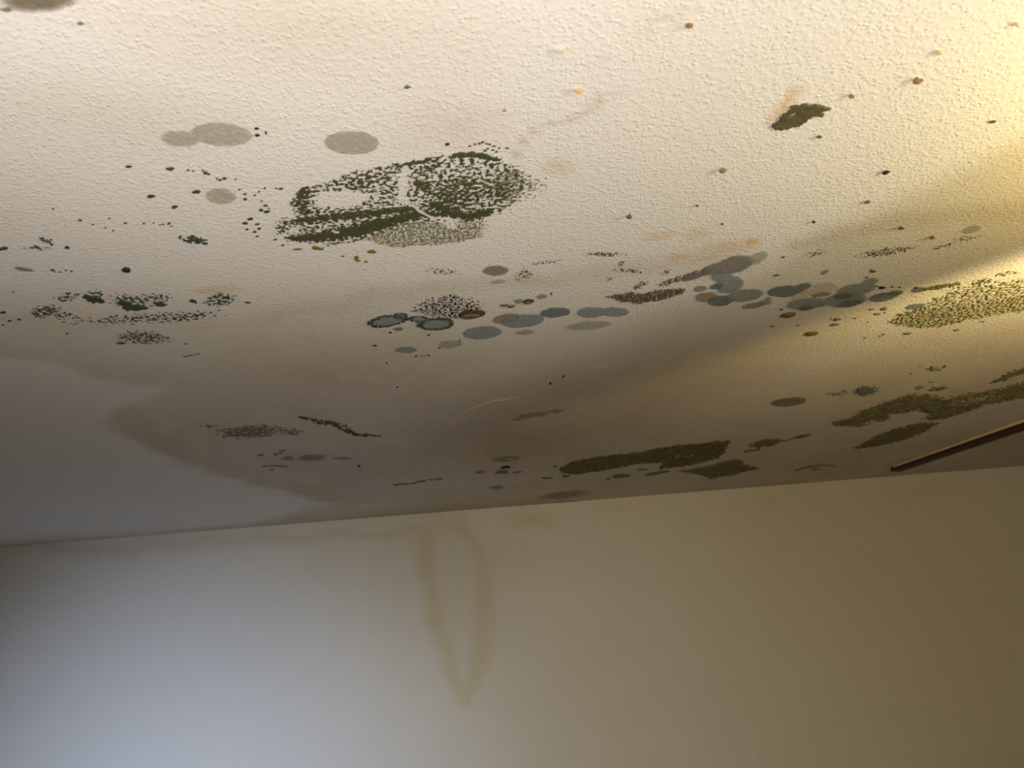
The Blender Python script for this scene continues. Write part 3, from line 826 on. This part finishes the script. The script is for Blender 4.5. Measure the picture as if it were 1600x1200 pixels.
film('bare flaked cream patch within the slate group', union(ell(1291, 448, 21, 9, -2, .3), ell(1252, 461, 16, 6, -15, .4), ell(1268, 455, 22, 5, -10, .4)), F_PALE, 'paint patch', 'paint_patch')
film('grey veil beyond the flaked cream patch', union(ell(1338, 452, 34, 10, -10, .35), ell(1359, 440, 14, 6, -15, .4)), F_BLUE)
film('thin brown oval under the flaked cream patch', ell(1284, 459.5, 17, 4, -8, .3), F_BROWN)
film('broadest slate blotch of the slate group', union(ell(1322, 468, 36, 11.5, -6, .2), ell(1262, 474, 34, 9.5, -6, .3)), F_BLUE, 'mould patch', 'mould_patch', warp=1.4)
film('dark olive oval lying on the broadest slate blotch', ell(1317, 462, 17, 4.6, -6, .25), F_GREEN)
film('dark slate lower edge of the broadest slate blotch', union(ell(1329, 473, 22, 5.5, -10, .3)), F_BLUEDARK)
film('dark slate oval under the near end of the broadest slate blotch', ell(1259, 480.5, 14, 4, -6, .25), F_BLUEDARK)
film('slate oval with a yellow-brown cap beyond the slate group', ell(1381, 463, 25, 7, -10, .2), F_BLUEDARK)
film('yellow-brown cap on the slate oval', ell(1400, 457, 11.5, 4.2, -6, .25), F_GREEN)
film('small slate oval touching the mossy patch', ell(1436, 452.5, 11, 4, -8, .25), F_BLUEDARK)
film('long thin slate oval lying on the mossy patch', ell(1432, 478, 17, 4, -9, .25), F_BLUEDARK)
film('pale blue-grey oval alone high up beside the lamp glow', ell(1519, 357.5, 17, 5.5, -14, .3), F_BLUEPALE)
film('small grey oval alone above the flaked cream patch', ell(1288, 424.5, 6.5, 3, -25, .3), F_BLUE)
spots('dark spots scattered round the slate oval with the yellow-brown cap', 1378, 449, [(1378, 449.5, 5.5, 2.2), (1370, 447, 2, .9), (1394, 448, 2.2, .9), (1406, 448.5, 2, .8), (1431, 449.5, 3, 1.2), (1465, 448, 6, 2)], M_BLACK)
spots('small dull-green ovals between the slate group and the mossy patch', 1372, 486, [(1362, 483, 4.5, 1.3), (1381, 482.5, 6, 2.6), (1371, 490.5, 5.5, 1.7), (1383, 488, 2, 1), (1284, 476, 4, 1.2)], M_GREYGREEN)
spots('two stacked small green-grey ovals below the slate group', 1306, 503, [(1308, 499, 7.5, 2), (1304, 507, 7.5, 2), (1299, 497.5, 1.6, .8)], M_GREYGREEN)
disc = tag(empty('fungus_disc', 1231, 492), 'brown fungus disc with a pale middle below the slate group', 'fungus disc')
dot('rim', 1231.5, 492, 13, 4, M_RUST, disc, -8, 0.0016, 0.06, 22)
dot('cap', 1233, 491.5, 8, 2, M_DISC, disc, -8, 0.0026, 0.08, 18)
tag(dot('fungus_disc', 1268, 521, 11.5, 3.4, M_RUST, None, -7, 0.0018, 0.08, 22), 'plain rust-brown fungus disc, lowest one below the slate group', 'fungus disc')
spots('few brown specks around the two rust-coloured discs', 1225, 500, [(1221, 483.5, 3, 1.4), (1207, 509.5, 3, 1), (1247, 508, 1.8, 1), (1213, 430, 5, 1.4), (1224, 401.5, 3, 1.2), (1336, 497, 2, 1)], M_BROWN)
spots('red and black specks above the grey veil', 1360, 427, [(1364, 424, 5, 1.8), (1362, 421.5, 2.5, 1), (1354, 433, 3, 1)], M_BROWN)
scatter('sprinkling of brown grains on the shadowed strip above the slate group', 1385, 390, [(.40, ell(1385, 393, 62, 8, -8, .6)), (.34, ell(1272, 396, 26, 7, -12, .7)), (.30, ell(1510, 372, 35, 5, -8, .7)), (.32, stroke([(1460, 388, 3), (1490, 380, 3)], .7))], M_BROWN)

# --- the mossy patch under the lamp
P = combine((0.52, poly([(1387, 503), (1402, 489), (1440, 478), (1500, 474), (1560, 468), (1610, 455), (1610, 486), (1560, 492), (1500, 503), (1470, 511), (1430, 513), (1402, 509)], 10)),
            (0.40, poly([(1440, 480), (1456, 464), (1490, 452), (1540, 442), (1610, 432), (1610, 470), (1500, 480)], 12)), (0.92, stroke([(1445, 452, 3), (1470, 448, 4), (1497, 443, 3)], .7)), (0.62, ell(1535, 440, 22, 7, -12, .7)), (0.5, ell(1575, 427, 26, 5, -6, .7)), (0.34, ell(1520, 455, 80, 22, -10, .7)),
            (0.64, stroke([(1395, 503, 4), (1440, 510, 4), (1500, 502, 3)], .8)))
patch('broad mossy yellow-green patch catching the lamp light', P, M_MOSS, 0.0058, warp=1.6, thick=0.0004, octs=4)
spots('tiny slate and brown dashes below the mossy patch', 1420, 520, [(1418, 521, 7.5, 1.8), (1352, 527.5, 3, .9), (1376, 525, 3, .9), (1381, 522, 3.5, 1), (1495, 515.5, 5.5, 1.6), (1535, 502, 5, 1.1), (1357, 503, 2.5, .8)], M_GREYGREEN)

# --- low right
patch('small green tuft between the mossy patch and the low green growth', combine((0.75, ell(1460, 576, 14, 5, 0, .6)), (.7, ell(1475, 572, 4, 2, -20, .6)), (.7, ell(1438, 572, 2.5, 1, 0, .6)), (.4, ell(1424, 583, 5, 1.5, 0, .7))), M_FAR, 0.012, warp=1.0)
film('green oval ring with a paler middle, below the lamp glow', union(ell(1233, 627.5, 29, 7, -6, .3)), F_GREEN)
patch('grey-green speckled blot with a trailing smear, near the green oval ring', combine((1.05, ell(1354, 609.5, 24, 10, -8, .6)), (.45, ell(1310, 614, 32, 5, -6, .7))), M_GREYGREEN, 0.012, warp=1.3)
R = combine((0.90, poly([(1302, 658), (1330, 651), (1352, 638), (1388, 626), (1420, 615), (1452, 615), (1478, 621), (1470, 636), (1430, 643), (1392, 648), (1392, 655), (1370, 660), (1340, 667), (1300, 664)], 10)),
            (0.86, poly([(1430, 632), (1475, 622), (1520, 613), (1560, 606), (1612, 593), (1612, 620), (1545, 632), (1512, 644), (1470, 656), (1440, 656), (1452, 646), (1428, 640)], 10)),
            (1.0, ell(1468, 606, 20, 4.5, -8, .6)), (.7, ell(1437, 605, 9, 3.4, -10, .7)), (.7, ell(1457, 597, 7, 1.6, -10, .7)),
            (0.55, ell(1530, 622, 52, 8, -10, .8), 'cut'), (0.9, ell(1360, 659, 18, 2.4, -8, .7), 'cut'))
patch('long ragged olive growth reaching the right edge above the dark rail', R, M_FAR, 0.010, warp=1.8)
patch('pointed lens of olive mould just above the dark rail end', combine((1.15, poly([(1336, 699), (1352, 689), (1372, 679), (1402, 668), (1440, 660), (1468, 659), (1452, 672), (1412, 688), (1372, 697), (1338, 701)], 10))), M_FAR, 0.014, warp=1.2)
patch('slanting green wisp at the right edge below the mossy patch', combine((1.0, stroke([(1556, 596, 2), (1572, 588, 4), (1590, 581, 5), (1615, 574, 5)], .6)), (.6, stroke([(1550, 597, 1.6), (1580, 592, 1.6)], .6))), M_FAR, 0.012, warp=1.2)
W = combine((1.12, poly([(874, 733), (890, 722), (935, 713), (1000, 706), (1020, 701), (1062, 695), (1100, 691), (1142, 687), (1134, 704), (1122, 716), (1080, 727), (1028, 733), (1036, 722), (1000, 724), (950, 734), (900, 741), (880, 739)], 9)), (0.6, ell(1070, 712, 50, 4, -6, .8), 'cut'))
patch('long dark olive mould bank along the corner above the wall', W, M_BANK, 0.011, warp=1.2)
patch('flat olive wing of mould below the end of the dark bank', combine((1.0, poly([(1056, 736), (1100, 729), (1135, 719), (1160, 717), (1164, 726), (1192, 731), (1150, 741), (1110, 748), (1090, 741)], 9))), M_FAR, 0.014, warp=1.4)
patch('green dash with a thin tail between bank and ragged growth', combine((1.1, ell(1197, 692, 32, 6.5, -8, .5)), (.9, stroke([(1165, 705, 2), (1185, 702, 2.6)], .6)), (.9, stroke([(1225, 689, 2), (1238, 685, 1.5)], .6))), M_FAR, 0.014, warp=1.4)
patch('small thin green dash beside the pointed lens', combine((1.0, ell(1254, 681, 18, 3.6, -9, .5))), M_FAR, 0.014, warp=1.2)
film('eyebrow-shaped brown mark with a dark dash under it', union(stroke([(1242, 735, 1.6), (1265, 729, 2.4), (1285, 726, 2), (1303, 728, 1.6)], .6), ell(1276, 733.5, 11, 2, -6, .5)), F_GREENPALE)
film('blue-grey dash below the long dark olive bank', ell(970, 743.5, 16, 3.6, -4, .35), F_BLUEDARK)
film('tiny blue-grey dash touching the long dark olive bank', ell(1004, 733.5, 9, 2, -4, .35), F_BLUE)
film('thin green dash below the middle of the long dark olive bank', ell(1026, 739, 22, 3, -8, .4), F_GREEN)
spots('small brown dashes under the near end of the dark olive bank', 880, 745, [(884, 744, 7, 1.5), (868, 729, 4, 1.2), (950, 748, 4, 1.2), (855, 747, 10, 1.2)], M_BROWN)
film('long dull olive film lying right against the wall corner', ell(882, 773, 50, 7.5, -6, .7), F_GREENPALE, warp=1.6)
film('thin black line of mould in the corner of ceiling and wall', stroke([(800, 792, 1.0), (850, 788, 1.4), (905, 783, 1.2)], .6), F_BLUEDARK)

# --- low left and middle
patch('grey-black speckled patch inside the tip of the brown water stain', combine((0.60, ell(392, 674, 66, 12.5, -3, .55)), (.85, ell(385, 672, 14, 4, -4, .7)), (.5, ell(456, 675, 22, 7, 0, .7)), (.5, stroke([(316, 665, 1.6), (345, 666, 1.6)], .6))), M_GREYGREEN, 0.011, warp=1.2)
patch('slanting dark green trail above the pale green streak', combine((.58, stroke([(468, 651, 2), (490, 656, 3), (505, 660, 4.5), (521, 660, 3.5)], .7)), (.55, stroke([(521, 662, 2), (534, 670, 2.4), (545, 673, 4), (556, 679, 3), (572, 680, 3.4), (592, 681, 1.6)], .7)), (.35, ell(530, 664, 30, 6, 15, .8))), M_GREEN, 0.008, warp=1.4)
film('faint wide green streak low in the brown water stain', union(ell(488, 714.5, 26, 6.5, -2, .5), ell(535, 715.5, 22, 3, 3, .5), ell(450, 716, 13, 3.4, -5, .6)), F_GREENPALE, warp=1.8)
film('thin brown arc under the faint green streak', stroke([(413, 729, 1.4), (430, 727, 1.6), (446, 728.5, 1.4)], .6), F_BROWN)
spots('few grey specks between the speckled patch and the green streak', 430, 709, [(407, 711, 5, 1.8), (431, 710, 4, 1.8), (441, 704, 6, 1.2), (438, 708, 3, 1.3), (425, 734, 4, 1)], M_GREYGREEN)
tag(dot('mould_spot', 561, 728.5, 3, 2, M_BROWN, None, 20), 'single brown dot past the end of the faint green streak', 'mould spot')
patch('thin line of dark specks near the wall below the brown stain', combine((.55, stroke([(617, 757, 2.6), (645, 755, 2.6), (665, 750, 2), (688, 748, 1.8)], .7))), M_GREYGREEN, 0.009, warp=1.2)
col = tag(empty('mould_colony', 788, 730), 'small group of a grey ring, a black oval and a blue dash near the wall', 'mould spot')
growth('ring_film', combine((1, ell(790, 716.5, 24, 5, -4, .3)), (.8, ell(797, 717, 10, 2.2, -4, .6), 'cut')), F_GREYPALE, film=True, warp=.7, thick=.0005, parent=col)
dot('black_oval', 790, 730, 8.5, 2.2, M_BLACK, col, -3, .0015)
growth('blue_dash', ell(784, 737.5, 11.5, 3, -4, .3), F_BLUEDARK, film=True, warp=.6, thick=.0005, parent=col)
film('small brown dash beside the black oval near the wall', ell(750, 737.5, 9, 2, -4, .4), F_BROWN)
film('small brown dash at the far side of the black oval', ell(809, 737, 8, 2, -4, .4), F_BROWN)
film('grey smudge below the black oval, almost at the wall', ell(776, 761, 14, 4, -5, .6), F_GREYPALE)
film('mauve-brown smear inside the blistered paint', union(ell(832, 648, 28, 4.6, -8, .5), ell(868, 642, 15, 3.4, -5, .6), ell(806, 655, 8, 1.6, -5, .5)), F_MAUVE, warp=1.3)

# --- a lifted paint blister with a curled edge
def ridge(name, pts, width, height, mat, label, cat):
    base = Vector((*[float(v) for v in on_ceiling(*pts[len(pts) // 2])], CEIL))
    P3 = []
    for a, b in zip(pts[:-1], pts[1:]):
        for k in range(6):
            t = k / 6
            P3.append(np.array([float(v) for v in on_ceiling(a[0] + (b[0] - a[0]) * t, a[1] + (b[1] - a[1]) * t)]))
    P3.append(np.array([float(v) for v in on_ceiling(*pts[-1])]))
    verts, faces = [], []
    n = len(P3)
    for i, p in enumerate(P3):
        d = P3[min(i + 1, n - 1)] - P3[max(i - 1, 0)]; d /= np.linalg.norm(d) + 1e-9
        q = np.array([-d[1], d[0]])
        env = math.sin(math.pi * (i + .4) / (n - .2)) ** .6
        for s, hz in ((-1, 0), (-.35, .8), (0, 1.0), (.15, .55), (.6, .25), (2.5, 0)):
            c = p + q * s * width * env
            verts.append((c[0] - base.x, c[1] - base.y, -0.0001 - hz * height * env))
    for i in range(n - 1):
        for k in range(5):
            faces.append((i * 6 + k, i * 6 + k + 1, (i + 1) * 6 + k + 1, (i + 1) * 6 + k))
    o = mesh_object(name, verts, faces, mat)
    o.location = base
    return tag(o, label, cat)


M_BLISTER = plain_material('lifted_paint', (0.58, 0.50, 0.40), (0.64, 0.56, 0.46), 40, 0.6)
ridge('paint_blister', [(703, 668), (702, 660), (712, 654), (730, 643), (750, 634), (770, 627), (790, 624), (812, 620)], 0.012, 0.0035, M_BLISTER, 'curled edge of a lifted paint blister on the dark middle of the ceiling', 'paint blister')


# --- crumbs hanging from the ceiling
def crumb(label, cx, cy, r, drop, mat, seed, flat=0.7, name='hanging_crumb', group='crumbs hanging from the ceiling'):
    rs = random.Random(seed)
    X, Y = on_ceiling(cx, cy)
    s = math.sqrt(float(X) ** 2 + float(Y) ** 2 + DROP ** 2) / FPX * r
    n = 8
    verts = [(0, 0, 0)]; faces = []
    lev = [(0.35, 0.02), (0.5, .35), (1.0, .62), (.85, .88), (.4, 1.0)]
    ph = rs.uniform(0, 6)
    for k, (rad, z) in enumerate(lev):
        for i in range(n):
            a = ph + 2 * math.pi * i / n
            rr = s * rad * (1 + rs.uniform(-.4, .4))
            verts.append((rr * math.cos(a), rr * math.sin(a) * flat, -z * drop * rs.uniform(.85, 1.1)))
    verts.append((0, 0, -drop * 1.02))
    for i in range(n):
        j = (i + 1) % n
        faces.append((0, 1 + j, 1 + i))
        for k in range(len(lev) - 1):
            a, b = 1 + k * n, 1 + (k + 1) * n
            faces.append((a + i, a + j, b + j, b + i))
        e = 1 + (len(lev) - 1) * n
        faces.append((e + i, e + j, len(verts) - 1))
    faces = [tuple(reversed(q)) for q in faces]
    o = mesh_object(name, verts, faces, mat, None, None, False)
    o.location = (float(X), float(Y), CEIL - 0.0001)
    return tag(o, label, 'crumb', group)


for i, (lb, cx, cy, r, dr, m) in enumerate((
    ('brown crumb hanging nearest the top edge of the view', 1076, 36, 5.5, .0045, M_CRUMB),
    ('largest brown crumb with a long bluish shadow, near the lamp glow', 1433, 121.5, 6, .006, M_CRUMB),
    ('small tan crumb between the leaf-shaped flake and the largest crumb', 1329.5, 147, 4, .004, M_CRUMB),
    ('dark brown crumb alone between the largest patch and the leaf-shaped flake', 1129, 262, 5.5, .006, M_CRUMB),
    ('olive crumb hanging just above the orange stained blots', 983.5, 335, 4.5, .006, M_LEAF),
    ('thin dark crumb where the lamp glow meets the shade', 1384, 266.5, 5, .004, M_BLACK),
    ('pale crumb highest in the lamp glow', 1588, 35.5, 5, .003, M_CRUMBPALE),
    ('pale tan crumb above the largest crumb in the lamp glow', 1467, 79, 5, .0035, M_CRUMBPALE),
    ('tiny sliver hanging just below the leaf-shaped flake', 1280, 211.5, 4, .003, M_BROWN),
    ('brown crumb above the two crumbs of the shadowed strip', 1356, 313, 4, .004, M_BROWN),
    ('tiny dark crumb above the broad grey smear', 1271, 344.5, 2.6, .004, M_BLACK),
    ('left one of two brown crumbs on the shadowed strip', 1407.5, 353.5, 4, .005, M_BROWN),
    ('right one of two brown crumbs on the shadowed strip', 1456.5, 368.5, 4, .005, M_BROWN),
    ('orange crumb of paint on the bright middle of the ceiling', 902.5, 138.5, 6, .004, M_CRUMBORANGE),
    ('curled brown crumb above the pale sage-green oval', 636, 133.5, 4.5, .003, M_BROWN),
    ('tiny brown sliver deep in the lamp glow', 1551, 188.5, 4, .002, M_BROWN),
    ('small grey crumb right of the curled brown one', 787.5, 170.5, 2.6, .003, M_GREYGREEN),
    ('faint tan crumb near the top of the bright middle', 518.5, 28.5, 3.4, .002, M_CRUMBPALE),
    ('tiny dark crumb below the soft brown-grey blotch', 126, 33.5, 3.2, .003, M_GREYGREEN),
    ('pin-sized dark crumb above the broad orange blot', 1128, 348, 2, .003, M_BLACK),
    ('little dark crumb right of the olive crumb', 1089, 319.5, 2.6, .003, M_BROWN))):
    crumb(lb, cx, cy, r, dr, m, 100 + i)
crumb('cream paint chip curling off above the orange crumb', 876, 75.5, 10, .003, M_CHIP, 55, .6, 'paint_chip', None)
